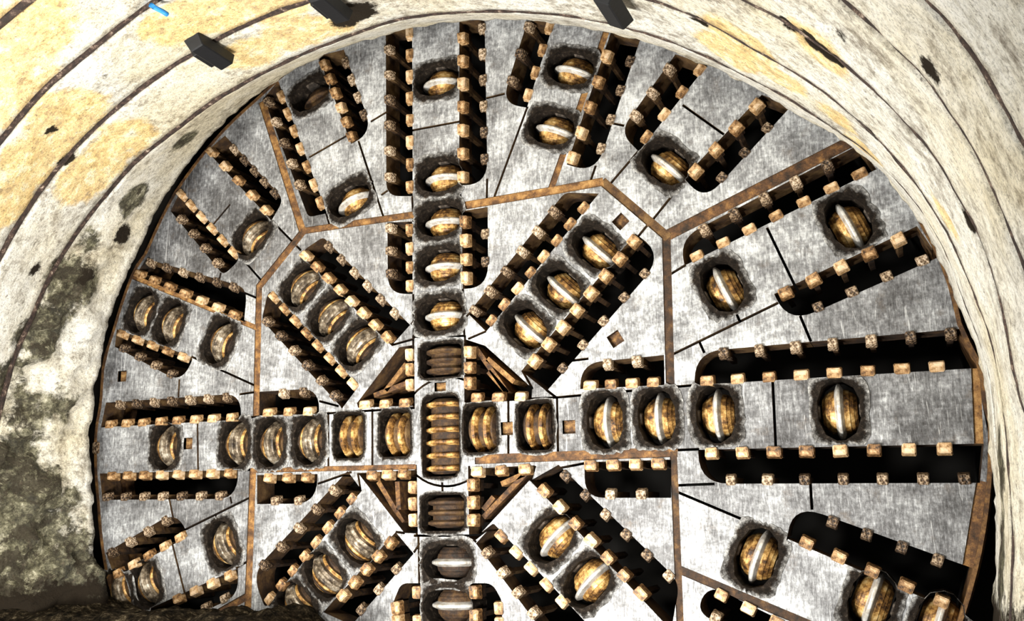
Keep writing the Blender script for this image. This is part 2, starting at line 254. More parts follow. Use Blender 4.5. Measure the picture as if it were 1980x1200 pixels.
# ------------------------------------------------------------------ node helpers
class NT:
    def __init__(self, name):
        self.m = bpy.data.materials.new(name)
        self.m.use_nodes = True
        self.t = self.m.node_tree
        self.t.nodes.clear()
        self.out = self.t.nodes.new('ShaderNodeOutputMaterial')
        self.b = self.t.nodes.new('ShaderNodeBsdfPrincipled')
        self.t.links.new(self.b.outputs[0], self.out.inputs[0])
        self.tc = self.t.nodes.new('ShaderNodeTexCoord')
    def link(self, a, b): self.t.links.new(a, b)
    def mapping(self, scale, src='Object'):
        n = self.t.nodes.new('ShaderNodeMapping'); n.inputs['Scale'].default_value = scale
        self.link(self.tc.outputs[src], n.inputs[0]); return n.outputs[0]
    def noise(self, scale, detail=4, rough=.6, vec=None, dist=0.):
        n = self.t.nodes.new('ShaderNodeTexNoise')
        n.inputs['Scale'].default_value = scale; n.inputs['Detail'].default_value = detail
        n.inputs['Roughness'].default_value = rough; n.inputs['Distortion'].default_value = dist
        self.link(vec if vec else self.tc.outputs['Object'], n.inputs['Vector']); return n.outputs['Fac']
    def vor(self, scale, vec=None):
        n = self.t.nodes.new('ShaderNodeTexVoronoi'); n.inputs['Scale'].default_value = scale
        self.link(vec if vec else self.tc.outputs['Object'], n.inputs['Vector']); return n.outputs['Distance']
    def ramp(self, fac, stops):
        n = self.t.nodes.new('ShaderNodeValToRGB'); e = n.color_ramp.elements
        while len(e) < len(stops): e.new(0.5)
        for el, (p, c) in zip(e, stops):
            el.position = p; el.color = (c, c, c, 1) if isinstance(c, (int, float)) else (*c, 1)
        self.link(fac, n.inputs[0]); return n.outputs[0]
    def mix(self, fac, a, b, mode='MIX'):
        n = self.t.nodes.new('ShaderNodeMix'); n.data_type = 'RGBA'; n.blend_type = mode
        for v, i in ((fac, 0), (a, 6), (b, 7)):
            if isinstance(v, (int, float)): n.inputs[i].default_value = v if i == 0 else (v, v, v, 1)
            elif isinstance(v, tuple): n.inputs[i].default_value = (*v, 1)
            else: self.link(v, n.inputs[i])
        return n.outputs[2]
    def math(self, op, a, b=0.0):
        n = self.t.nodes.new('ShaderNodeMath'); n.operation = op
        for i, v in enumerate((a, b)):
            if isinstance(v, (int, float)): n.inputs[i].default_value = v
            else: self.link(v, n.inputs[i])
        return n.outputs[0]
    def attr(self, name):
        n = self.t.nodes.new('ShaderNodeAttribute'); n.attribute_name = name; return n
    def rand(self):
        return self.t.nodes.new('ShaderNodeObjectInfo').outputs['Random']
    def bump(self, h, strength=.3, dist=.01):
        n = self.t.nodes.new('ShaderNodeBump'); n.inputs['Strength'].default_value = strength
        n.inputs['Distance'].default_value = dist
        self.link(h, n.inputs['Height']); self.link(n.outputs[0], self.b.inputs['Normal'])
    def done(self, color, rough=.6, metal=0., spec=.5):
        self.b.inputs['Specular IOR Level'].default_value = spec
        for v, k in ((color, 'Base Color'), (rough, 'Roughness'), (metal, 'Metallic')):
            if isinstance(v, (int, float)): self.b.inputs[k].default_value = v
            elif isinstance(v, tuple): self.b.inputs[k].default_value = (*v, 1)
            else: self.link(v, self.b.inputs[k])
        return self.m

def mat_plate():
    n = NT('worn_steel_plate')
    cloud = n.noise(3.2, 7, .7)
    fine = n.noise(26, 5, .7)
    scr = n.noise(9, 4, .7, n.mapping((7, 1, 1.2)), .6)
    a = n.math('ADD', n.math('MULTIPLY', cloud, .5), n.math('MULTIPLY', fine, .3))
    a = n.math('ADD', a, n.math('MULTIPLY', scr, .25))
    r = n.math('MULTIPLY', n.math('SUBTRACT', n.rand(), .5), .09)
    a = n.math('ADD', a, r)
    c = n.ramp(a, [(.39, (.04, .038, .038)), (.48, (.13, .13, .135)), (.55, (.28, .285, .295)), (.62, (.56, .575, .59)), (.71, (.88, .89, .89))])
    dirt = n.ramp(n.noise(5.5, 6, .75), [(.56, 0), (.72, .75)])
    c = n.mix(dirt, c, (.14, .11, .085))
    scratch = n.ramp(n.noise(30, 3, .6, n.mapping((1, 1, .07)), 1.5), [(.62, 0), (.69, .4)])
    c = n.mix(scratch, c, (.8, .81, .82))
    hatch = n.noise(1, 2, .5, n.mapping((6, 6, 85)))
    hatch2 = n.noise(1, 2, .5, n.mapping((85, 6, 6)))
    c = n.mix(.13, c, n.ramp(n.math('MULTIPLY', n.math('ADD', hatch, hatch2), .5), [(.38, .0), (.5, .45), (.62, 1.)]), 'OVERLAY')
    pits = n.ramp(n.noise(60, 4, .8), [(.62, 0), (.7, .5)])
    c = n.mix(pits, c, (.06, .05, .045))
    n.bump(n.math('ADD', fine, n.math('MULTIPLY', scr, .7)), .5, .008)
    return n.done(c, n.ramp(cloud, [(.3, .42), (.7, .62)]), .25)

def mat_rust(name, k=1.0, scale=9):
    n = NT(name)
    f = n.math('ADD', n.noise(scale, 7, .75), n.math('MULTIPLY', n.math('SUBTRACT', n.rand(), .6), .16))
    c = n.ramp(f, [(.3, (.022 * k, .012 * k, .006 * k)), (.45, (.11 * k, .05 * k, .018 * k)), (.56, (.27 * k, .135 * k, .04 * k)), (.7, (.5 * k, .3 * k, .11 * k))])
    n.bump(n.noise(40, 5, .7), .6, .01)
    return n.done(c, .75, .1)

def mat_bit():
    n = NT('worn_scraper_steel')
    f = n.math('ADD', n.noise(20, 5, .7), n.math('MULTIPLY', n.math('SUBTRACT', n.rand(), .5), .2))
    c = n.ramp(f, [(.3, (.04, .02, .009)), (.43, (.25, .13, .05)), (.54, (.52, .33, .16)), (.68, (.8, .6, .4))])
    n.bump(n.noise(50, 4, .7), .5, .008)
    return n.done(c, .5, .15)

def mat_bit_hard():
    n = NT('hard_faced_scraper_steel')
    v = n.vor(55)
    f = n.math('ADD', n.math('MULTIPLY', v, .55), n.math('MULTIPLY', n.rand(), .3))
    f = n.math('ADD', f, n.math('MULTIPLY', n.noise(14, 4), .25))
    c = n.ramp(f, [(.32, (.02, .012, .007)), (.5, (.13, .08, .045)), (.68, (.38, .28, .18)), (.84, (.65, .52, .4))])
    n.bump(v, .8, .012)
    return n.done(c, .55, .15)

def mat_body():
    n = NT('rusty_cutter_body')
    f = n.noise(11, 5, .7)
    c = n.ramp(f, [(.36, (.025, .012, .006)), (.45, (.16, .075, .02)), (.53, (.42, .23, .065)), (.62, (.75, .5, .2)), (.72, (.85, .72, .45))])
    n.bump(n.noise(30, 4), .4, .006)
    return n.done(c, .5, .3)

def mat_ring():
    n = NT('bright_cutter_ring_steel')
    f = n.noise(14, 5, .7)
    c = n.ramp(f, [(.3, (.3, .24, .19)), (.45, (.6, .56, .5)), (.6, (.88, .87, .84))])
    return n.done(c, .38, .45)

def mat_steel():
    n = NT('grooved_grey_cutter_steel')
    f = n.noise(12, 5, .7)
    c = n.ramp(f, [(.36, (.02, .014, .01)), (.46, (.10, .075, .05)), (.55, (.26, .21, .15)), (.68, (.62, .57, .48))])
    n.bump(n.noise(30, 4), .4, .006)
    return n.done(c, .45, .35)

def mat_dark():
    n = NT('greasy_dark_steel')
    f = n.noise(9, 7, .8)
    c = n.ramp(f, [(.36, (.009, .007, .006)), (.5, (.045, .034, .026)), (.6, (.16, .13, .105)), (.72, (.45, .43, .4))])
    n.bump(n.noise(24, 6, .8), 1.0, .02)
    return n.done(c, .6, .1)

def mat_collar():
    n = NT('greasy_cutter_collar')
    g = n.math('ADD', n.attr('grease_and_shade').outputs['Fac'], n.math('MULTIPLY', n.math('SUBTRACT', n.noise(13, 7, .8), .5), 1.7))
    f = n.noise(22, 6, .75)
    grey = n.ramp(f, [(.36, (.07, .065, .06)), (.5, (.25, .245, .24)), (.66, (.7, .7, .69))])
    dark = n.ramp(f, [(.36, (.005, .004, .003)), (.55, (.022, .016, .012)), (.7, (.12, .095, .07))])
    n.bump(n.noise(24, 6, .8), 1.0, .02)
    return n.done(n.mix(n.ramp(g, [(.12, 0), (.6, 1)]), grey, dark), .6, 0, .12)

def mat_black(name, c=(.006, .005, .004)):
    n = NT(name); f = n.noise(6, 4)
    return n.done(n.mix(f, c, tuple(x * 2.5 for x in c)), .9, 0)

def mat_lining():
    n = NT('mineral_stained_concrete')
    st = n.attr('stain')
    sep = n.t.nodes.new('ShaderNodeSeparateColor'); n.link(st.outputs['Color'], sep.inputs[0])
    base = n.ramp(n.math('ADD', n.math('MULTIPLY', n.noise(1.7, 6, .7), .5), n.math('MULTIPLY', n.noise(13, 6, .75), .5)),
                  [(.36, (.24, .21, .17)), (.43, (.52, .49, .43)), (.49, (.8, .78, .71)), (.6, (.93, .92, .88))])
    tint = n.ramp(n.noise(.9, 4, .6), [(.42, 0), (.6, .5)])
    base = n.mix(tint, base, (.86, .74, .46), 'MULTIPLY')
    fine = n.noise(30, 5, .75)
    def mask(ch, lo, hi, sc=6, amt=.55):
        s = n.math('ADD', sep.outputs[ch], n.math('MULTIPLY', n.math('SUBTRACT', n.noise(sc, 6, .75), .5), amt))
        return n.ramp(s, [(lo, 0), (hi, 1)])
    ycol = n.ramp(n.noise(7, 7, .75), [(.36, (.45, .3, .12)), (.45, (.8, .54, .2)), (.53, (.93, .70, .30)), (.63, (.96, .88, .66))])
    c = n.mix(n.math('MULTIPLY', mask(0, .36, .5, 3.0, .9), .8), base, ycol)
    mcol = n.ramp(n.noise(8, 7, .8), [(.39, (.013, .012, .007)), (.48, (.06, .055, .032)), (.56, (.19, .18, .115)), (.66, (.55, .52, .39))])
    c = n.mix(n.math('MULTIPLY', mask(1, .38, .56, 3.0, 1.5), .95), c, mcol)
    vein = n.math('ABSOLUTE', n.math('SUBTRACT', n.noise(2.6, 6, .62, None, .5), .5))
    vein = n.math('ADD', vein, n.math('MULTIPLY', n.math('SUBTRACT', .62, sep.outputs[1]), .12))
    c = n.mix(n.ramp(vein, [(.012, .85), (.035, 0)]), c, (.05, .042, .03))
    streak = n.ramp(n.noise(5, 7, .8, n.mapping((3, 3, .6))), [(.5, 0), (.66, .55)])
    c = n.mix(streak, c, (.36, .33, .27), 'MULTIPLY')
    grain = n.ramp(n.noise(55, 4, .8), [(.36, .45), (.5, 1)])
    c = n.mix(.8, c, grain, 'MULTIPLY')
    pit = n.ramp(n.noise(19, 8, .85), [(.56, 0), (.64, .85)])
    c = n.mix(pit, c, (.12, .095, .07))
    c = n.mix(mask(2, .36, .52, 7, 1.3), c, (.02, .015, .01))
    n.bump(n.math('ADD', n.noise(9, 8, .75), n.math('MULTIPLY', fine, .4)), .8, .045)
    return n.done(c, .9, 0, .1)

def mat_joint():
    n = NT('dirty_joint_gasket')
    f = n.noise(16, 6, .8)
    c = n.ramp(f, [(.44, (.016, .009, .007)), (.56, (.06, .035, .026)), (.64, (.28, .21, .16)), (.74, (.8, .75, .66))])
    n.bump(f, .8, .02)
    return n.done(c, .85, 0)

def mat_mortar():
    n = NT('white_mortar')
    f = n.noise(18, 6, .75)
    return n.done(n.ramp(f, [(.35, (.35, .31, .25)), (.5, (.75, .73, .68)), (.65, (.9, .9, .87))]), .85, 0)

def mat_mud():
    n = NT('muck_ground')
    f = n.noise(12, 8, .8)
    c = n.ramp(f, [(.42, (.006, .005, .003)), (.53, (.04, .03, .018)), (.6, (.16, .125, .075)), (.68, (.55, .48, .33))])
    n.bump(n.noise(20, 8, .8), 1.0, .08)
    return n.done(c, .9, 0, .05)

def mat_flat(name, c, rough=.6, metal=0.):
    n = NT(name); f = n.noise(25, 4)
    n.bump(f, .3, .005)
    return n.done(n.mix(f, tuple(x * .6 for x in c), tuple(min(1, x * 1.4) for x in c)), rough, metal, .25)

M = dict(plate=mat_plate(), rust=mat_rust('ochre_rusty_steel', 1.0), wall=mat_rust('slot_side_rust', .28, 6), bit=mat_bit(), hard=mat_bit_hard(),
         body=mat_body(), ring=mat_ring(), dark=mat_dark(), collar=mat_collar(), black=mat_black('chamber_shade_black', (.0025, .002, .0015)), lining=mat_lining(),
         joint=mat_joint(), mortar=mat_mortar(), mud=mat_mud(), clamp=mat_flat('black_rubber', (.006, .0065, .008), .55),
         blue=mat_flat('blue_plastic', (.03, .22, .55), .4), web=mat_rust('grey_brown_web', .8, 14), sock=mat_rust('brown_socket', .7, 22),
         rim=mat_rust('rim_rust', .75, 7), rustdark=mat_rust('dark_brown_rusty_steel', .45), shank=mat_rust('dark_bit_holder', .3, 16), steel=mat_steel(), gap=mat_black('gap_shade_black', (.016, .013, .01)), brown=mat_rust('dark_cutter_brown', .3, 12))

# ------------------------------------------------------------------ object helpers
def link_mesh(name, verts, faces, mats, parent=None, idx=None, smooth=False):
    me = bpy.data.meshes.new(name)
    me.from_pydata([tuple(v) for v in verts], [], faces)
    for m in (mats if isinstance(mats, list) else [mats]): me.materials.append(m)
    if idx: me.polygons.foreach_set('material_index', idx)
    if smooth: me.polygons.foreach_set('use_smooth', [True] * len(me.polygons))
    me.update()
    o = bpy.data.objects.new(name, me); COL.objects.link(o)
    if parent: o.parent = parent
    return o
def empty(name, loc, label=None, cat=None, group=None):
    o = bpy.data.objects.new(name, None); COL.objects.link(o); o.location = loc
    o.empty_display_size = .1
    tag(o, label, cat, group); return o
def tag(o, label=None, cat=None, group=None, kind=None):
    if label: o['label'] = label
    if cat: o['category'] = cat
    if group: o['group'] = group
    if kind: o['kind'] = kind
def bm_mesh(name, bm, mats, smooth=False):
    me = bpy.data.meshes.new(name); bm.normal_update(); bm.to_mesh(me); bm.free()
    for m in (mats if isinstance(mats, list) else [mats]): me.materials.append(m)
    if smooth: me.polygons.foreach_set('use_smooth', [True] * len(me.polygons))
    return me
def add_box(bm, lo, hi, taper=None):
    vs = []
    for z in (lo[2], hi[2]):
        for x, y in ((lo[0], lo[1]), (hi[0], lo[1]), (hi[0], hi[1]), (lo[0], hi[1])):
            if taper and z == hi[2]:
                cx, cy = (lo[0] + hi[0]) / 2, (lo[1] + hi[1]) / 2
                x, y = cx + (x - cx) * taper, cy + (y - cy) * taper
            vs.append(bm.verts.new((x, y, z)))
    for f in ((3, 2, 1, 0), (4, 5, 6, 7), (0, 1, 5, 4), (1, 2, 6, 5), (2, 3, 7, 6), (3, 0, 4, 7)):
        bm.faces.new([vs[i] for i in f])
    return vs
def lathe_x(profile, n=40):
    """Revolve (x, r) about the X axis."""
    vs, fs = [], []
    for x, r in profile:
        for k in range(n):
            a = 2 * math.pi * k / n
            vs.append((x, r * math.cos(a), r * math.sin(a)))
    for i in range(len(profile) - 1):
        for k in range(n):
            k2 = (k + 1) % n
            fs.append((i * n + k, i * n + k2, (i + 1) * n + k2, (i + 1) * n + k))
    fs.append(tuple(range(n - 1, -1, -1))); q = (len(profile) - 1) * n
    fs.append(tuple(range(q, q + n)))
    return vs, fs

# ------------------------------------------------------------------ plan of the face
def inside(pt, poly):
    x, y = pt; c = False; j = len(poly) - 1
    for i in range(len(poly)):
        xi, yi = poly[i]; xj, yj = poly[j]
        if (yi > y) != (yj > y) and x < (xj - xi) * (y - yi) / (yj - yi) + xi: c = not c
        j = i
    return c
def rounded(poly, rd):
    out = []; n = len(poly)
    for i, q in enumerate(poly):
        if i not in rd: out.append(tuple(q)); continue
        b = Vector(q); a = (Vector(poly[i - 1]) - b); c = (Vector(poly[(i + 1) % n]) - b)
        la, lc = a.length, c.length; a.normalize(); c.normalize()
        ang = a.angle(c); r = rd[i] * 2.0
        t = min(r / math.tan(ang / 2), la * .9, lc * .9)
        for k in range(8):                                   # quadratic corner
            s = k / 7
            p = b + a * t * (1 - s) ** 2 + c * t * s ** 2
            out.append((p.x, p.y))
    return out
def band(pl, w):
    """Outline of a mitred ribbon of width w along polyline pl."""
    L, R = [], []
    for i, q in enumerate(pl):
        d0 = Vector(pl[i]) - Vector(pl[max(i - 1, 0)]); d1 = Vector(pl[min(i + 1, len(pl) - 1)]) - Vector(pl[i])
        d = (d0.normalized() if d0.length else Vector((0, 0))) + (d1.normalized() if d1.length else Vector((0, 0)))
        d.normalize(); nn = Vector((-d.y, d.x)) * w / 2
        L.append((q[0] + nn.x, q[1] + nn.y)); R.append((q[0] - nn.x, q[1] - nn.y))
    return L + R[::-1]
def rim_r(deg):
    t = deg
    if t < -25: t += 360
    if t > 209.1: return 3.74 + (4.14 - 3.74) * (t - 209.1) / (337.03 - 209.1)
    for (a, ra), (b, rb) in zip(RIM, RIM[1:]):
        if a <= t <= b: return ra + (rb - ra) * (t - a) / (b - a)
    return 4.14
def in_face(q, m=0.0):
    return math.hypot(*q) < rim_r(math.degrees(math.atan2(q[1], q[0]))) - m

def hole_poly(u, v, kind, sp):
    a = math.radians(sp); er = Vector((math.cos(a), math.sin(a))); et = Vector((-er.y, er.x))
    if kind in 'sd':
        h = .225; w = .15
        pts = [(-w, -.07), (-w, .07), (-w * .72, h * .78), (-.03, h), (.03, h), (w * .72, h * .78), (w, .07), (w, -.07), (w * .72, -h * .78), (.03, -h), (-.03, -h), (-w * .72, -h * .78)]
    else:
        w, h, c = (.15, .2, .04) if kind == 't' else (.345, .175, .045)
        pts = [(-w, -h + c), (-w, h - c), (-w + c, h), (w - c, h), (w, h - c), (w, -h + c), (w - c, -h), (-w + c, -h)]
    return [(u + er.x * x + et.x * y, v + er.y * x + et.y * y) for x, y in pts]

slots = [rounded(pl, rd) for pl, rd, _ in SLOTS]
holes = [hole_poly(*c) for c in CUTTERS]
strips = [band(pl, w) for pl, w in STRIPS]
seams = [band(pl, .021) for pl in SEAMS]
hub_ring_o = [(.01 + .475 * math.cos(2 * math.pi * k / 48), .475 * math.sin(2 * math.pi * k / 48)) for k in range(48)]
hub_ring_i = [(.01 + .455 * math.cos(2 * math.pi * k / 48), .455 * math.sin(2 * math.pi * k / 48)) for k in range(48)]
def ring_seam(q):                       # the arc seam shows only across the upright column
    return inside(q, hub_ring_o) and not inside(q, hub_ring_i) and abs(q[0]) < .30
sock_polys = []
for u, v, a in SOCKETS:
    r = .055 * math.sqrt(2)
    sock_polys.append([(u + r * math.cos(math.radians(a + 45 + 90 * k)), v + r * math.sin(math.radians(a + 45 + 90 * k))) for k in range(4)])
outline = [(rim_r(d) * math.cos(math.radians(d)), rim_r(d) * math.sin(math.radians(d))) for d in range(0, 360, 3)]

verts, edges = [], []
def add_loop(pl):
    b = len(verts); verts.extend(Vector(q) for q in pl); n = len(pl)
    edges.extend((b + i, b + (i + 1) % n) for i in range(n))
for grp in (slots, holes, strips, seams, sock_polys, [hub_ring_o, hub_ring_i, outline]):
    for pl in grp: add_loop(pl)
cv, ce, cf, *_ = delaunay_2d_cdt(verts, edges, [], 0, 1e-5)
def boxed(polys):
    return [(min(q[0] for q in p), max(q[0] for q in p), min(q[1] for q in p), max(q[1] for q in p), p) for p in polys]
def first_in(pt, bp):
    for i, (a, b, c, d, p) in enumerate(bp):
        if a <= pt[0] <= b and c <= pt[1] <= d and inside(pt, p): return i
    return -1
BS, BH, BT, BM, BQ = boxed(slots), boxed(holes), boxed(strips), boxed(seams), boxed(sock_polys)
def classify(pt):
    if not inside(pt, outline): return None
    if first_in(pt, BS) >= 0 or first_in(pt, BH) >= 0: return None
    if first_in(pt, BQ) >= 0: return None
    i = first_in(pt, BT)
    if i >= 0: return ('strip', i)
    if first_in(pt, BM) >= 0 or ring_seam(pt): return None
    return ('plate', 0)
tri_class = []
for f in cf:
    c = sum((cv[i] for i in f), Vector((0, 0))) / len(f)
    tri_class.append(classify((c.x, c.y)))
edge_tris = {}
for ti, f in enumerate(cf):
    if tri_class[ti] is None: continue
    for i in range(3):
        edge_tris.setdefault(frozenset((f[i], f[(i + 1) % 3])), []).append(ti)
comp = [-1] * len(cf); comps = []
for ti in range(len(cf)):
    if tri_class[ti] is None or comp[ti] >= 0: continue
    st = [ti]; comp[ti] = len(comps); mem = []
    while st:
        t = st.pop(); mem.append(t); f = cf[t]
        for i in range(3):
            for o in edge_tris[frozenset((f[i], f[(i + 1) % 3]))]:
                if comp[o] < 0 and tri_class[o] == tri_class[t]: comp[o] = comp[t]; st.append(o)
    comps.append(mem)
def tri_area(f):
    a, b, c = (cv[i] for i in f); return abs((b - a).cross(c - a)) / 2

head = empty('cutterhead', P(0, 0, 0), 'round steel boring machine cutterhead with radial slots, filling the tunnel mouth', 'cutterhead')
PLATE_T = .27
def slab(name, tris, w_top, w_bot, mats):
    used = {}; top = []
    def vid(i):
        if i not in used: used[i] = len(used)
        return used[i]
    border = {}
    for t in tris:
        f = list(cf[t]); a, b, c = (cv[i] for i in f)
        if (b - a).cross(c - a) < 0: f.reverse()
        top.append([vid(i) for i in f])
        for i in range(3):
            e = (f[i], f[(i + 1) % 3])
            if (e[1], e[0]) in border: del border[(e[1], e[0])]
            else: border[e] = 1
    n = len(used); order = sorted(used, key=used.get)
    # a narrow chamfer: the top is one ring inset by moving border vertices inwards
    vs = [P(cv[i].x, cv[i].y, w_top) for i in order] + [P(cv[i].x, cv[i].y, w_bot) for i in order]
    fs = [tuple(f) for f in top]; ix = [0] * len(fs)
    for a, b in border:
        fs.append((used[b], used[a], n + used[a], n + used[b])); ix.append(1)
    # world Y is mirrored (w = -Y): the outlines keep their winding seen from the tunnel
    return link_mesh(name, vs, fs, mats, head, ix)
comp_obj = {}
for ci, mem in enumerate(comps):
    area = sum(tri_area(cf[t]) for t in mem)
    if area < 2.0e-3: continue
    if tri_class[mem[0]][0] == 'plate':
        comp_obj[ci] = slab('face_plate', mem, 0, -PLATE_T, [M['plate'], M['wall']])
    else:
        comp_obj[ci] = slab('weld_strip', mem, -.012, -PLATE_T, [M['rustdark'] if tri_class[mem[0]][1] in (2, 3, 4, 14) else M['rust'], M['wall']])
# for finding the plate that carries a point
tri_boxes = []
for ti, f in enumerate(cf):
    if comp[ti] in comp_obj:
        xs = [cv[i].x for i in f]; ys = [cv[i].y for i in f]
        tri_boxes.append((min(xs), max(xs), min(ys), max(ys), [(cv[i].x, cv[i].y) for i in f], comp[ti], sum(xs) / 3, sum(ys) / 3))
def carrier(pt):
    best, bd = None, 1e9
    for a, b, c, d, p, ci, mx, my in tri_boxes:
        if a <= pt[0] <= b and c <= pt[1] <= d and inside(pt, p): return comp_obj[ci]
        dd = min((q[0] - pt[0]) ** 2 + (q[1] - pt[1]) ** 2 for q in p)
        if dd < bd: bd, best = dd, ci
    return comp_obj[best]

# ------------------------------------------------------------------ scraper bits along the slots
def bit_mesh(kind, wu, wv, seed):
    r = random.Random(seed)
    bm = bmesh.new()
    vs = add_box(bm, (-wu, -.012, -.055), (wu, wv, .024))
    for v in vs[4:]:
        v.co.x *= .86 + r.uniform(-.06, .06)
        if v.co.y > 0: v.co.y -= .014 + r.uniform(0, .012)
        v.co.z += r.uniform(-.012, .008)
    bmesh.ops.bevel(bm, geom=list(bm.edges), offset=.006, segments=2, affect='EDGES')
    old = set(bm.faces)
    add_box(bm, (-.02, .004, -.50), (.02, .05, -.05))
    add_box(bm, (-wu * .82, -.006, -.2), (wu * .82, wv * .6, -.05))
    for f in bm.faces:
        if f not in old: f.material_index = 1  # holder behind the tip takes the darker colour
    return bm_mesh('scraper_bit', bm, [M['hard'] if kind else M['bit'], M['shank']])
bit_protos = {0: [bit_mesh(0, .055, .078, s) for s in range(3)], 1: [bit_mesh(1, .042, .078, 10 + s) for s in range(3)]}
n_bits = 0
for (pl, rd, rows), poly in zip(SLOTS, slots):
    c = Vector((sum(q[0] for q in pl) / len(pl), sum(q[1] for q in pl) / len(pl)))
    for ei, (edge, first, last, n) in enumerate(rows):
        a = Vector(pl[edge]); b = Vector(pl[(edge + 1) % len(pl)])
        d = (b - a).normalized(); nv = Vector((-d.y, d.x))
        if nv.dot(c - a) < 0: nv = -nv
        fa, la = Vector(first), Vector(last)
        for k in range(n):
            q = fa.lerp(la, k / max(1, n - 1))
            s = max(.04, min((b - a).length - .05, (q - a).dot(d)))
            foot = a + d * s
            if not in_face((foot.x, foot.y), .02): continue
            hard = 1 if (edge == 2 and len(pl) == 4) else 0
            me = bit_protos[hard][rng.randrange(3)]
            o = bpy.data.objects.new('scraper_bit', me); COL.objects.link(o)
            o.parent = carrier((foot.x - nv.x * .012, foot.y - nv.y * .012))
            ang = rng.uniform(-.05, .05); dd = d * math.cos(ang) + nv * math.sin(ang); nn = Vector((-dd.y, dd.x))
            if nn.dot(nv) < 0: nn = -nn
            if dd.cross(nn) < 0: dd = -dd
            X, Y, Z = P(dd.x, dd.y), P(nn.x, nn.y), P(0, 0, 1)
            sx = rng.uniform(.92, 1.08)
            o.matrix_local = Matrix(((X.x * sx, Y.x, Z.x, foot.x), (X.y * sx, Y.y, Z.y, 0), (X.z * sx, Y.z, Z.z, foot.y), (0, 0, 0, 1)))
            n_bits += 1
# webs seen inside the corner slots beside the hub
for a, b in WEBS:
    a, b = Vector(a), Vector(b); d = (b - a).normalized(); nv = Vector((-d.y, d.x)) * .022
    q = [a + nv, b + nv, b - nv, a - nv]
    vs = [P(x.x, x.y, -.10) for x in q] + [P(x.x, x.y, -.42) for x in q]
    link_mesh('web_plate', vs, [(3, 2, 1, 0), (4, 5, 6, 7), (0, 1, 5, 4), (1, 2, 6, 5), (2, 3, 7, 6), (3, 0, 4, 7)], M['web'], head)

# a hard-faced gauge bit on the left rim of the head
o = bpy.data.objects.new('gauge_bit', bit_protos[1][0]); COL.objects.link(o); o.parent = head
o.matrix_local = Matrix(((0, -1.1, 0, -3.86), (0, 0, -1, 0), (1.5, 0, 0, .02), (0, 0, 0, 1)))

# lifting sockets
for (u, v, a) in SOCKETS:
    bm = bmesh.new()
    add_box(bm, (-.054, -.054, -.06), (.054, .054, -.006))
    top = [f for f in bm.faces if f.normal.z > .5 or all(abs(x.co.z + .006) < 1e-6 for x in f.verts)]
    r = bmesh.ops.inset_region(bm, faces=top, thickness=.032)
    ret = bmesh.ops.extrude_face_region(bm, geom=top)
    for g in ret['geom']:
        if isinstance(g, bmesh.types.BMVert): g.co.z -= .035
    bmesh.ops.delete(bm, geom=top, context='FACES_ONLY')
    o = bpy.data.objects.new('lifting_socket', bm_mesh('lifting_socket', bm, M['sock'])); COL.objects.link(o); o.parent = head
    t = math.radians(a)
    X, Y, Z = P(math.cos(t), math.sin(t)), P(-math.sin(t), math.cos(t)), P(0, 0, 1)
    o.matrix_local = Matrix(((X.x, Y.x, Z.x, u), (X.y, Y.y, Z.y, 0), (X.z, Y.z, Z.z, v), (0, 0, 0, 1)))

# rim of the head; bulkhead coloured near-black for the shade behind the slots
vs, fs = [], []
prof = [(0, .006), (.03, .006), (.045, -.03), (.05, -.5), (.0, -.5)]
N = 180
for k in range(N):
    d = 360 * k / N; r0 = rim_r(d)
    for dr, w in prof:
        vs.append(P((r0 + dr) * math.cos(math.radians(d)), (r0 + dr) * math.sin(math.radians(d)), w))
m = len(prof)
for k in range(N):
    for j in range(m):
        fs.append((k * m + j, ((k + 1) % N) * m + j, ((k + 1) % N) * m + (j + 1) % m, k * m + (j + 1) % m))
link_mesh('rim', vs, fs, M['rim'], head)
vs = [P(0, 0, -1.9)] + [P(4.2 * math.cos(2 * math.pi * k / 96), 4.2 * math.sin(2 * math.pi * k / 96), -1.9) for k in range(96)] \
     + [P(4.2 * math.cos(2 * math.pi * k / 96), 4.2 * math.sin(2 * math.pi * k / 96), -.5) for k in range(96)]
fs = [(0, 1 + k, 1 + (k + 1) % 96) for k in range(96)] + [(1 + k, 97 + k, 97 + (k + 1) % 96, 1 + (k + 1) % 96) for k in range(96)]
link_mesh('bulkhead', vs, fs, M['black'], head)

# ------------------------------------------------------------------ disc cutters
R_S, H_S = .216, .02
prof_ring = [(-.034, R_S - .075), (-.034, R_S - .05), (-.022, R_S - .022), (-.012, R_S - .003), (-.006, R_S), (.006, R_S), (.012, R_S - .003), (.022, R_S - .022), (.034, R_S - .05), (.034, R_S - .075)]
prof_hub = [(-.128, R_S - .15), (-.125, R_S - .10), (-.105, R_S - .083), (-.10, R_S - .075), (-.075, R_S - .062), (-.07, R_S - .054), (-.04, R_S - .046), (.04, R_S - .046), (.07, R_S - .054), (.075, R_S - .062), (.10, R_S - .075), (.105, R_S - .083), (.125, R_S - .10), (.128, R_S - .15)]
def lathe_mesh(name, prof, mat, n=48):
    vs, fs = lathe_x(prof, n); me = bpy.data.meshes.new(name); me.from_pydata(vs, [], fs); me.materials.append(mat)
    bm = bmesh.new(); bm.from_mesh(me); bmesh.ops.recalc_face_normals(bm, faces=bm.faces); bm.to_mesh(me); bm.free()
    me.update(); return me
ME_RING = lathe_mesh('cutter_ring', prof_ring, M['ring'])
ME_RINGG = lathe_mesh('cutter_ring', prof_ring, M['steel'])
ME_RINGD = lathe_mesh('cutter_ring', prof_ring, M['brown'])
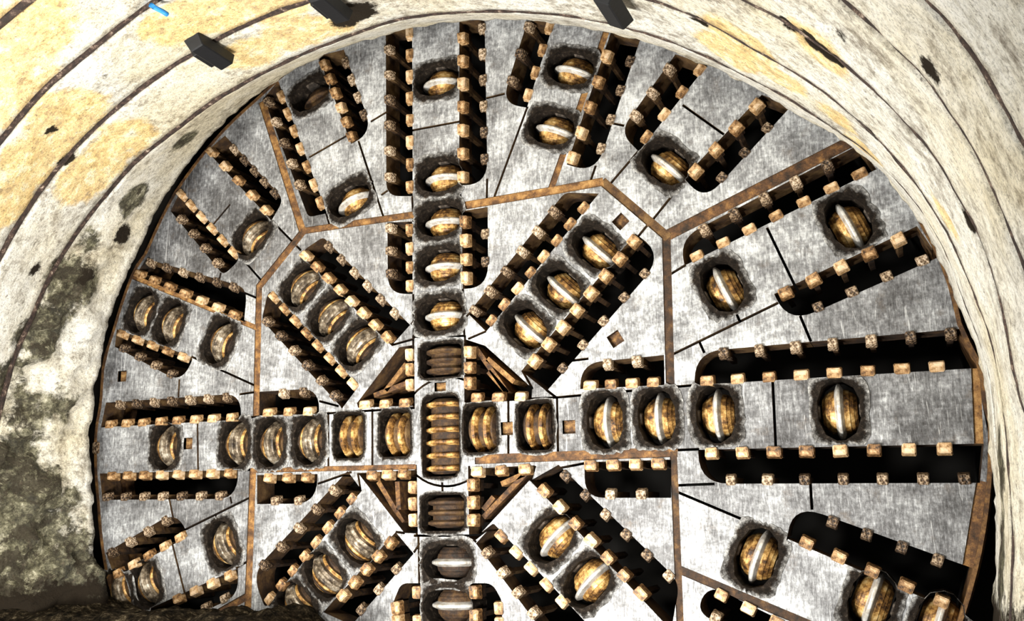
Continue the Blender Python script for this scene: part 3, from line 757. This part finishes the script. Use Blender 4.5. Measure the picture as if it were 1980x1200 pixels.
prof_groove = [(-.135, R_S - .15), (-.132, R_S - .088), (-.118, R_S - .074), (-.108, R_S - .074), (-.104, R_S - .086), (-.096, R_S - .086), (-.092, R_S - .055), (-.078, R_S - .045), (-.068, R_S - .045),
               (-.064, R_S - .06), (-.054, R_S - .06), (-.05, R_S - .026), (-.036, R_S - .02), (.036, R_S - .02), (.05, R_S - .026), (.054, R_S - .06), (.064, R_S - .06), (.068, R_S - .045), (.078, R_S - .045),
               (.092, R_S - .055), (.096, R_S - .086), (.104, R_S - .086), (.108, R_S - .074), (.118, R_S - .074), (.132, R_S - .088), (.135, R_S - .15)]
ME_HUBG = lathe_mesh('hub', prof_groove, M['steel'])
ME_HUBG.materials.append(M['body']); ME_HUBG.materials.append(M['brown'])
for pg in ME_HUBG.polygons:
    if len(pg.vertices) != 4: continue
    x = abs(pg.center.x); rad = math.hypot(pg.center.y, pg.center.z)
    if rad < R_S - .058: pg.material_index = 2
    if .064 < x < .095 and rad >= R_S - .058: pg.material_index = 1
ME_CAP = lathe_mesh('seal_ring', [(.135, .04), (.135, R_S - .10), (.150, R_S - .112), (.150, .04)], M['body'])
ME_HUB = lathe_mesh('hub', prof_hub, M['body'])
ME_HUBD = lathe_mesh('hub', prof_hub, M['brown'])
R_T = .20
prof_tr = [(-.028, R_T - .06), (-.022, R_T - .03), (-.01, R_T - .003), (.01, R_T - .003), (.022, R_T - .03), (.028, R_T - .06)]
ME_TR = lathe_mesh('cutter_ring', prof_tr, M['body'])
ME_TRD = lathe_mesh('cutter_ring', prof_tr, M['brown'])
def drum(half, mat): return lathe_mesh('hub', [(-half, .05), (-half, R_T - .075), (-half + .02, R_T - .045), (half - .02, R_T - .045), (half, R_T - .075), (half, .05)], mat)
ME_DRT, ME_DRTD, ME_DRC = drum(.125, M['brown']), drum(.125, M['brown']), drum(.325, M['brown'])

ME_SADDLE = {}
for s in (-1, 1):
    bm = bmesh.new()
    v8 = add_box(bm, (min(s * .138, s * .185), -.075, -.30), (max(s * .138, s * .185), .075, -.05))
    for q in v8[4:]: q.co.y *= .6
    bmesh.ops.bevel(bm, geom=list(bm.edges), offset=.012, segments=1, affect='EDGES')
    ME_SADDLE[s] = bm_mesh('saddle', bm, M['dark'])
def part_copy(name, me, parent, mtx=None):
    o = bpy.data.objects.new(name, me); COL.objects.link(o); o.parent = parent
    if mtx: o.matrix_local = mtx
    return o
ORD = ['first', 'second', 'third', 'fourth', 'fifth', 'sixth']
SPOKE = {90: 'on the upright spoke above the hub', 67.5: 'on the outer spoke just right of the upright spoke', 45: 'on the long diagonal spoke running to upper right',
         22.5: 'on the spoke between upper right diagonal and level spoke', 0: 'on the level spoke right of the hub',
         -22.5: 'on the falling spoke below the right level spoke', -45: 'on the diagonal spoke running to lower right',
         -90: 'on the upright spoke below the hub', -135: 'on the diagonal spoke running to lower left', -157.5: 'on the falling spoke at far lower left',
         180: 'on the level spoke left of the hub', 157.5: 'on the sloping spoke above the left level spoke',
         135: 'on the diagonal spoke running to upper left', 112.5: 'on the spoke just left of the upright spoke'}
def hub_dist(c): return math.hypot(c[0], c[1])
for ci, (u, v, kind, sp) in enumerate(CUTTERS):
    a = math.radians(sp); er = Vector((math.cos(a), math.sin(a))); et = Vector((-er.y, er.x))
    same = sorted([c for c in CUTTERS if c[3] == sp and (c[2] in 'sd') == (kind in 'sd')], key=hub_dist)
    k = same.index((u, v, kind, sp)); n = len(same)
    where = ('only one' if n == 1 else ('outermost' if k == n - 1 else ('innermost' if k == 0 else ORD[k] + ' from hub')))
    if kind == 'c': label = 'tall rusty drum cutter of stacked rings at the centre of the hub'
    elif kind == 't':
        label = {90: 'dark twin ring cutter in the square block directly above the hub drum', -90: 'dark brown ring cutter in the block directly below the hub drum'}.get(sp)
        if not label: label = f"golden twin ring cutter {'beside the hub drum' if k == 0 else 'in the outer hub block'}, {'right' if sp == 0 else 'left'} side"
    elif kind == 'd': label = 'empty looking black cutter pocket, outermost ' + SPOKE[sp]
    else:
        look = {90: 'bright edged', 67.5: 'bright edged', 45: 'golden', 22.5: 'golden', 0: 'golden', -22.5: 'golden', -45: 'pale edged', -90: 'dark steel', -135: 'grooved', 112.5: 'bright edged'}.get(sp, 'grooved')
        label = f"{look} disc cutter, {where} {SPOKE[sp]}"
    root = empty('disc_cutter', P(u, v, 0), label, 'disc cutter', 'disc cutters set into the cutterhead')
    X, Y, Z = P(er.x, er.y), P(et.x, et.y), P(0, 0, 1)
    root.matrix_local = Matrix(((X.x, Y.x, Z.x, u), (X.y, Y.y, Z.y, 0), (X.z, Y.z, Z.z, v), (0, 0, 0, 1)))
    # housing: a rough greasy collar round the opening, with the pocket walls behind it
    rr = random.Random(ci)
    hp = hole_poly(0, 0, kind, 0)
    m = len(hp); NS = 4
    inner, outer_ = [], []
    for i in range(m):
        q0, q1 = Vector(hp[i]), Vector(hp[(i + 1) % m])
        for s in range(NS):
            q = q0.lerp(q1, s / NS); inner.append(q)
            ang = math.atan2(q.y, q.x)
            if kind in 'sd':
                ew, eh = .215 + rr.uniform(-.012, .012), .262 + rr.uniform(-.014, .014)
            elif kind == 't': ew, eh = .185 + rr.uniform(-.012, .012), .235 + rr.uniform(-.012, .012)
            else: ew, eh = .385 + rr.uniform(-.01, .01), .20 + rr.uniform(-.008, .008)
            ca, sa = math.cos(ang), math.sin(ang)
            ro = 1 / ((abs(ca) / ew) ** 5 + (abs(sa) / eh) ** 5) ** .2
            o2 = Vector((ca, sa)) * max(ro, q.length + .012)
            for _ in range(12):                      # the collar stops at the slot edges
                if first_in((u + er.x * o2.x + et.x * o2.y, v + er.y * o2.x + et.y * o2.y), BS) < 0: break
                o2 = o2.lerp(q, .2)
            outer_.append(o2)
    K = len(inner); vs, fs = [], []
    for lst, w in ((outer_, .001), (outer_, .007), (inner, .010), ([q * .985 for q in inner], -.30)):
        for q in lst: vs.append((q.x, q.y, w + (rr.uniform(-.003, .006) if w == .010 else 0)))
    for r in range(3):
        for i in range(K):
            j = (i + 1) % K
            fs.append((r * K + i, r * K + j, (r + 1) * K + j, (r + 1) * K + i))
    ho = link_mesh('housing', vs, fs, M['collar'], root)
    at = ho.data.attributes.new('grease_and_shade', 'FLOAT', 'POINT')
    at.data.foreach_set('value', [-.1] * K + [.1] * K + [1.1] * K + [4] * K)  # grease on the collar; pocket walls blackened for the shade inside
    # saddle blocks in the pocket
    if kind in 'sd':
        for s in (-1, 1):
            part_copy('saddle', ME_SADDLE[s], root)
    left = sp in (180, 157.5, 135, -157.5, -135) and kind == 's'
    cz = -(R_S - (.06 if left else (H_S if abs(sp) >= 67.5 else .004)))
    tw = Matrix.Rotation(rr.uniform(0, 6.28), 4, 'X')
    if kind == 's':
        dk = sp == -90
        T = Matrix.Translation((0, 0, cz)) @ tw
        part_copy('hub', ME_HUBD if dk else (ME_HUBG if left else ME_HUB), root, T); part_copy('cutter_ring', ME_RINGG if left else ME_RING, root, T)
        if left:
            for m_ in (1, -1): part_copy('seal_ring', ME_CAP, root, T @ Matrix.Rotation(math.pi if m_ < 0 else 0, 4, 'Z'))
    elif kind == 'd':
        T = Matrix.Translation((0, 0, cz - .07)) @ tw
        part_copy('hub', ME_HUBD, root, T); part_copy('cutter_ring', ME_RINGD, root, T)
    elif kind == 't':
        T = Matrix.Translation((0, 0, -(R_T - .045)))
        dk = sp in (90, -90)
        part_copy('hub', ME_DRTD if dk else ME_DRT, root, T @ tw)
        for x in ((-.085, 0, .085) if dk else (-.055, .055)):
            part_copy('cutter_ring', ME_TRD if dk else ME_TR, root, T @ Matrix.Translation((x, 0, 0)) @ tw @ Matrix.Diagonal((1.35 if not dk else 1, 1, 1, 1)))
    else:
        T = Matrix.Translation((0, 0, -(R_T - .045)))
        part_copy('hub', ME_DRC, root, T @ tw)
        for i in range(6):
            part_copy('cutter_ring', ME_TR, root, T @ Matrix.Translation((-.275 + .11 * i, 0, 0)) @ tw)

# ------------------------------------------------------------------ tunnel lining
def smooth_tab(tab):
    return tab
def interp(tab, x):
    if x <= tab[0][0]: return tab[0][1]
    if x >= tab[-1][0]: return tab[-1][1]
    for (a, ra), (b, rb) in zip(tab, tab[1:]):
        if a <= x <= b:
            return ra if b - a < 1e-6 else ra + (rb - ra) * (x - a) / (b - a)
def ring_curve(i, th):
    w, c, tab = RINGS[i]
    s = sum(interp(tab, th + o) for o in (-2, -1, 0, 1, 2)) / 5
    return w, c, s
TH0, TH1, STEP = -58, 238, .5
NTH = int((TH1 - TH0) / STEP) + 1
def joint_pt(i, k, dr=0.0, dw=0.0):
    th = TH0 + STEP * k
    w, c, r = ring_curve(i, th); a = math.radians(th)
    # keep the circle centre moving with depth so that the vault leans as one tube
    return Vector((c[0] + (r + dr) * math.cos(a), c[1] + (r + dr) * math.sin(a), w + dw))
def blob(lst, q, soft=1.0):
    m = 0
    for x, y, z, r in lst:
        d2 = ((q.x - x) ** 2 + (q.y - y) ** 2 + (q.z - z) ** 2) / (r * r)
        if d2 < 6: m = max(m, math.exp(-d2 * .9))
    return m
def stain_colors(o, pts):
    ca = o.data.color_attributes.new('stain', 'FLOAT_COLOR', 'POINT')
    buf = []
    for q in pts:
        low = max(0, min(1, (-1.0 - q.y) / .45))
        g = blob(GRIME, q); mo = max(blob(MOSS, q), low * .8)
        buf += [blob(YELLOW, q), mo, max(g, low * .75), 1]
    ca.data.foreach_set('color', buf)
RINGS.append((RINGS[-1][0] + .75, (RINGS[-1][1][0] + .08, RINGS[-1][1][1] - .09), [(0, 4.124), (1, 4.124)]))
RINGS.append((RINGS[-1][0] + .8, (RINGS[-1][1][0] + .09, RINGS[-1][1][1] - .1), [(0, 4.124), (1, 4.124)]))
G = .042
for i in range(len(RINGS) - 1):
    pts, fs = [], []
    NA = 14
    for k in range(NTH):
        a, b = joint_pt(i, k), joint_pt(i + 1, k)
        L = (b - a).length
        a2, b2 = a.lerp(b, (G if i else 0) / L), b.lerp(a, G / L)
        rad = Vector((math.cos(math.radians(TH0 + STEP * k)), math.sin(math.radians(TH0 + STEP * k)), 0))
        row = [a2 + rad * .07] + [a2.lerp(b2, s / (NA - 1)) for s in range(NA)] + [b2 + rad * .07]
        for j, q in enumerate(row):
            amp = .012
            if i == 0: amp = .17 * max(0, min(1, (TH0 + STEP * k - 135) / 25)) + .012
            if 0 < j < NA + 1:
                f = noise.fractal(Vector((q.x * 3.3, q.y * 3.3, q.z * 3.3)), .9, 2.0, 6)
                q = q + rad * (f * amp * (min(1, .25 + j / 6) if i == 0 else 1))
            if i == 0 and j <= 2:                              # ragged mortar lip round the opening
                f = noise.fractal(Vector((q.x * 9, q.y * 9, 3.3)), 1.0, 2.0, 4)
                q = q + rad * (f * .022)
            row[j] = q
        pts += row
    m = NA + 2
    for k in range(NTH - 1):
        for j in range(m - 1):
            fs.append((k * m + j, k * m + j + 1, (k + 1) * m + j + 1, (k + 1) * m + j))
    o = link_mesh('wall_vault', [P(q.x, q.y, q.z) for q in pts], fs, M['lining'], None, None, True)
    stain_colors(o, pts)
    lab = ['innermost rough concrete collar ring around the cutterhead', 'second concrete lining ring from the cutterhead', 'third concrete lining ring from the cutterhead, yellow stained at left',
           'fourth concrete lining ring from the cutterhead', 'fifth concrete lining ring from the cutterhead', 'greyish sixth concrete lining ring from the cutterhead', 'lining ring nearest the viewer'][i]
    tag(o, lab, 'tunnel lining', 'concrete lining rings', 'structure')
    if i:
        jp, jf = [], []
        for k in range(NTH):
            rad = Vector((math.cos(math.radians(TH0 + STEP * k)), math.sin(math.radians(TH0 + STEP * k)), 0))
            a = joint_pt(i, k)
            for dw, dr in ((-G - .004, .03), (-.02, .006), (0, .001), (.02, .006), (G + .004, .03)):
                f = noise.fractal(Vector((a.x * 7, a.y * 7, dw * 90 + i)), 1.0, 2.0, 3)
                jp.append(a + Vector((0, 0, dw)) + rad * (dr + f * .007))
        for k in range(NTH - 1):
            for j in range(4):
                jf.append((k * 5 + j, k * 5 + j + 1, (k + 1) * 5 + j + 1, (k + 1) * 5 + j))
        o = link_mesh(f'trim_{i}', [P(q.x, q.y, q.z) for q in jp], jf, M['joint'], None, None, True)
        tag(o, f'dark dirty joint strip between lining rings, {ORD[i - 1]} out from the cutterhead', 'joint strip', 'joint strips of the lining', 'structure')
# excavated rock and shield between lining and head
vs, fs = [], []
for k in range(NTH):
    a = joint_pt(0, k); th = math.radians(TH0 + STEP * k)
    rad = Vector((math.cos(th), math.sin(th), 0))
    for q in (a + rad * .06, a + rad * .3, Vector((4.75 * math.cos(th), 4.75 * math.sin(th), .12)), Vector((4.75 * math.cos(th), 4.75 * math.sin(th), -1.4)), Vector((4.2 * math.cos(th), 4.2 * math.sin(th), -1.42))):
        vs.append(P(q.x, q.y, q.z))
for k in range(NTH - 1):
    for j in range(4): fs.append((k * 5 + j, k * 5 + j + 1, (k + 1) * 5 + j + 1, (k + 1) * 5 + j))
o = link_mesh('wall_back', vs, fs, M['gap'])  # near-black colour stands in for the shade of the gap
tag(o, 'excavated rock gap between lining and cutterhead, its shade coloured near-black', 'rock wall', None, 'structure')

# ------------------------------------------------------------------ floor of muck
pts, fs = [], []
NX, NY = 150, 70
for j in range(NY + 1):
    for i in range(NX + 1):
        u = -5.2 + 10.4 * i / NX; w = .06 + 7.4 * (j / NY) ** 1.6
        h = -1.50
        if u > -1.2: h -= .33 * min(1, (u + 1.2) / 1.4)
        h -= .75 * max(0, min(1, (w - .9) / 1.8))
        h += .18 * max(0, min(1, (-3.1 - u) / .8)) * max(0, 1 - w / 2)
        f = noise.fractal(Vector((u * 3.1, w * 3.1, 1.7)), 1.0, 2.0, 6)
        pts.append(P(u, h + f * .09, w))
for j in range(NY):
    for i in range(NX):
        a = j * (NX + 1) + i; fs.append((a, a + 1, a + NX + 2, a + NX + 1))
o = link_mesh('floor', pts, fs, M['mud'], None, None, True)
tag(o, 'dark brown muck heaped on the tunnel floor', 'floor', None, 'structure')

# ------------------------------------------------------------------ small things on the lining
CL = ['black rubber wedge block clamped over the lining joint at upper left', 'black wedge block over the lining joint near the top, between the other two',
      'black wedge block over the lining joint, rightmost of the three']
for (u, v, w), lab in zip(CLAMPS, CL):
    c = RINGS[2][1]; d = Vector((u - c[0], v - c[1])); r = d.length; d.normalize(); t = Vector((-d.y, d.x))
    bm = bmesh.new()                                             # x along tunnel, y round the ring, z off the wall
    vs = add_box(bm, (-.23, -.075, -.02), (.23, .075, .085), .8)
    bmesh.ops.bevel(bm, geom=list(bm.edges), offset=.008, segments=1, affect='EDGES')
    root = empty('joint_block', P(u, v, w), lab, 'block', 'black blocks on the lining joint')
    X, Y, Z = P(0, 0, 1), P(t.x, t.y), P(-d.x, -d.y)
    if X.cross(Y).dot(Z) < 0: Y = -Y
    root.matrix_local = Matrix(((X.x, Y.x, Z.x, u), (X.y, Y.y, Z.y, -w), (X.z, Y.z, Z.z, v), (0, 0, 0, 1)))
    part_copy('body', bm_mesh('body', bm, M['clamp']), root)
    bm = bmesh.new(); add_box(bm, (-.15, .058, .0), (.10, .115, .05), .9)
    bmesh.ops.bevel(bm, geom=list(bm.edges), offset=.006, segments=1, affect='EDGES')
    part_copy('side_flange', bm_mesh('side_flange', bm, M['clamp']), root)
bm = bmesh.new(); prev = None
path = [Vector(P(*q)) for q in BLUE]
path = [path[0], path[0].lerp(path[1], .5) + Vector((0, -.03, 0)), path[1] + Vector((0, -.04, -.01)), path[1].lerp(path[2], .5), path[2]]
for q in path:
    ring = [bm.verts.new(q + Vector((.018 * math.cos(a), .006, .018 * math.sin(a)))) for a in [2 * math.pi * k / 8 for k in range(8)]]
    if prev:
        for k in range(8): bm.faces.new((prev[k], prev[(k + 1) % 8], ring[(k + 1) % 8], ring[k]))
    else: bm.faces.new(ring[::-1])
    prev = ring
bm.faces.new(prev)
o = bpy.data.objects.new('hose_end', bm_mesh('hose_end', bm, M['blue'], True)); COL.objects.link(o)
tag(o, 'short bright blue hose end caught in the lining joint at upper left', 'hose')

# ------------------------------------------------------------------ camera, light
cam = bpy.data.cameras.new('camera'); co = bpy.data.objects.new('camera', cam); COL.objects.link(co)
cam.sensor_fit = 'HORIZONTAL'; cam.sensor_width = 36; cam.lens = 36 * CAM_FOCAL; cam.clip_start = .05; cam.clip_end = 200
ax = [P(*r) for r in CAM_AXES]
mw = Matrix.Identity(4)
for j, a in enumerate(ax):
    for i in range(3): mw[i][j] = a[i]
loc = P(*CAM_POS)
for i in range(3): mw[i][3] = loc[i]
co.matrix_world = mw
scene.camera = co

w = bpy.data.worlds.new('daylight'); scene.world = w; w.use_nodes = True
bg = w.node_tree.nodes['Background']; bg.inputs[0].default_value = (.93, .97, 1, 1); bg.inputs[1].default_value = .27
def area(name, loc, target, size, power, col=(1, 1, 1)):
    l = bpy.data.lights.new(name, 'AREA'); l.energy = power; l.size = size; l.color = col
    o = bpy.data.objects.new(name, l); COL.objects.link(o); o.location = loc
    o.rotation_euler = (Vector(target) - Vector(loc)).to_track_quat('-Z', 'Y').to_euler(); return o
area('unseen_light', P(-2.0, .9, 5.6), P(-2.2, .2, 0), .4, 135, (1, .97, .9))
area('unseen_light', P(1.5, -1.95, 3.2), P(1.4, -.7, 0), .4, 115, (1, .97, .9))
area('unseen_light', P(-.9, -2.1, 4.2), P(-1.5, -1.0, 0), .4, 130, (1, .97, .9))
area('unseen_light', P(.1, -1.7, 4.0), P(.2, 3.5, 2.8), .8, 225, (1, .96, .88))  # added light, aimed up to brighten the crown of the lining
scene.view_settings.view_transform = 'Standard'; scene.view_settings.look = 'None'
scene.view_settings.gamma = 1; scene.view_settings.use_curve_mapping = False
scene.view_settings.exposure = 0.66
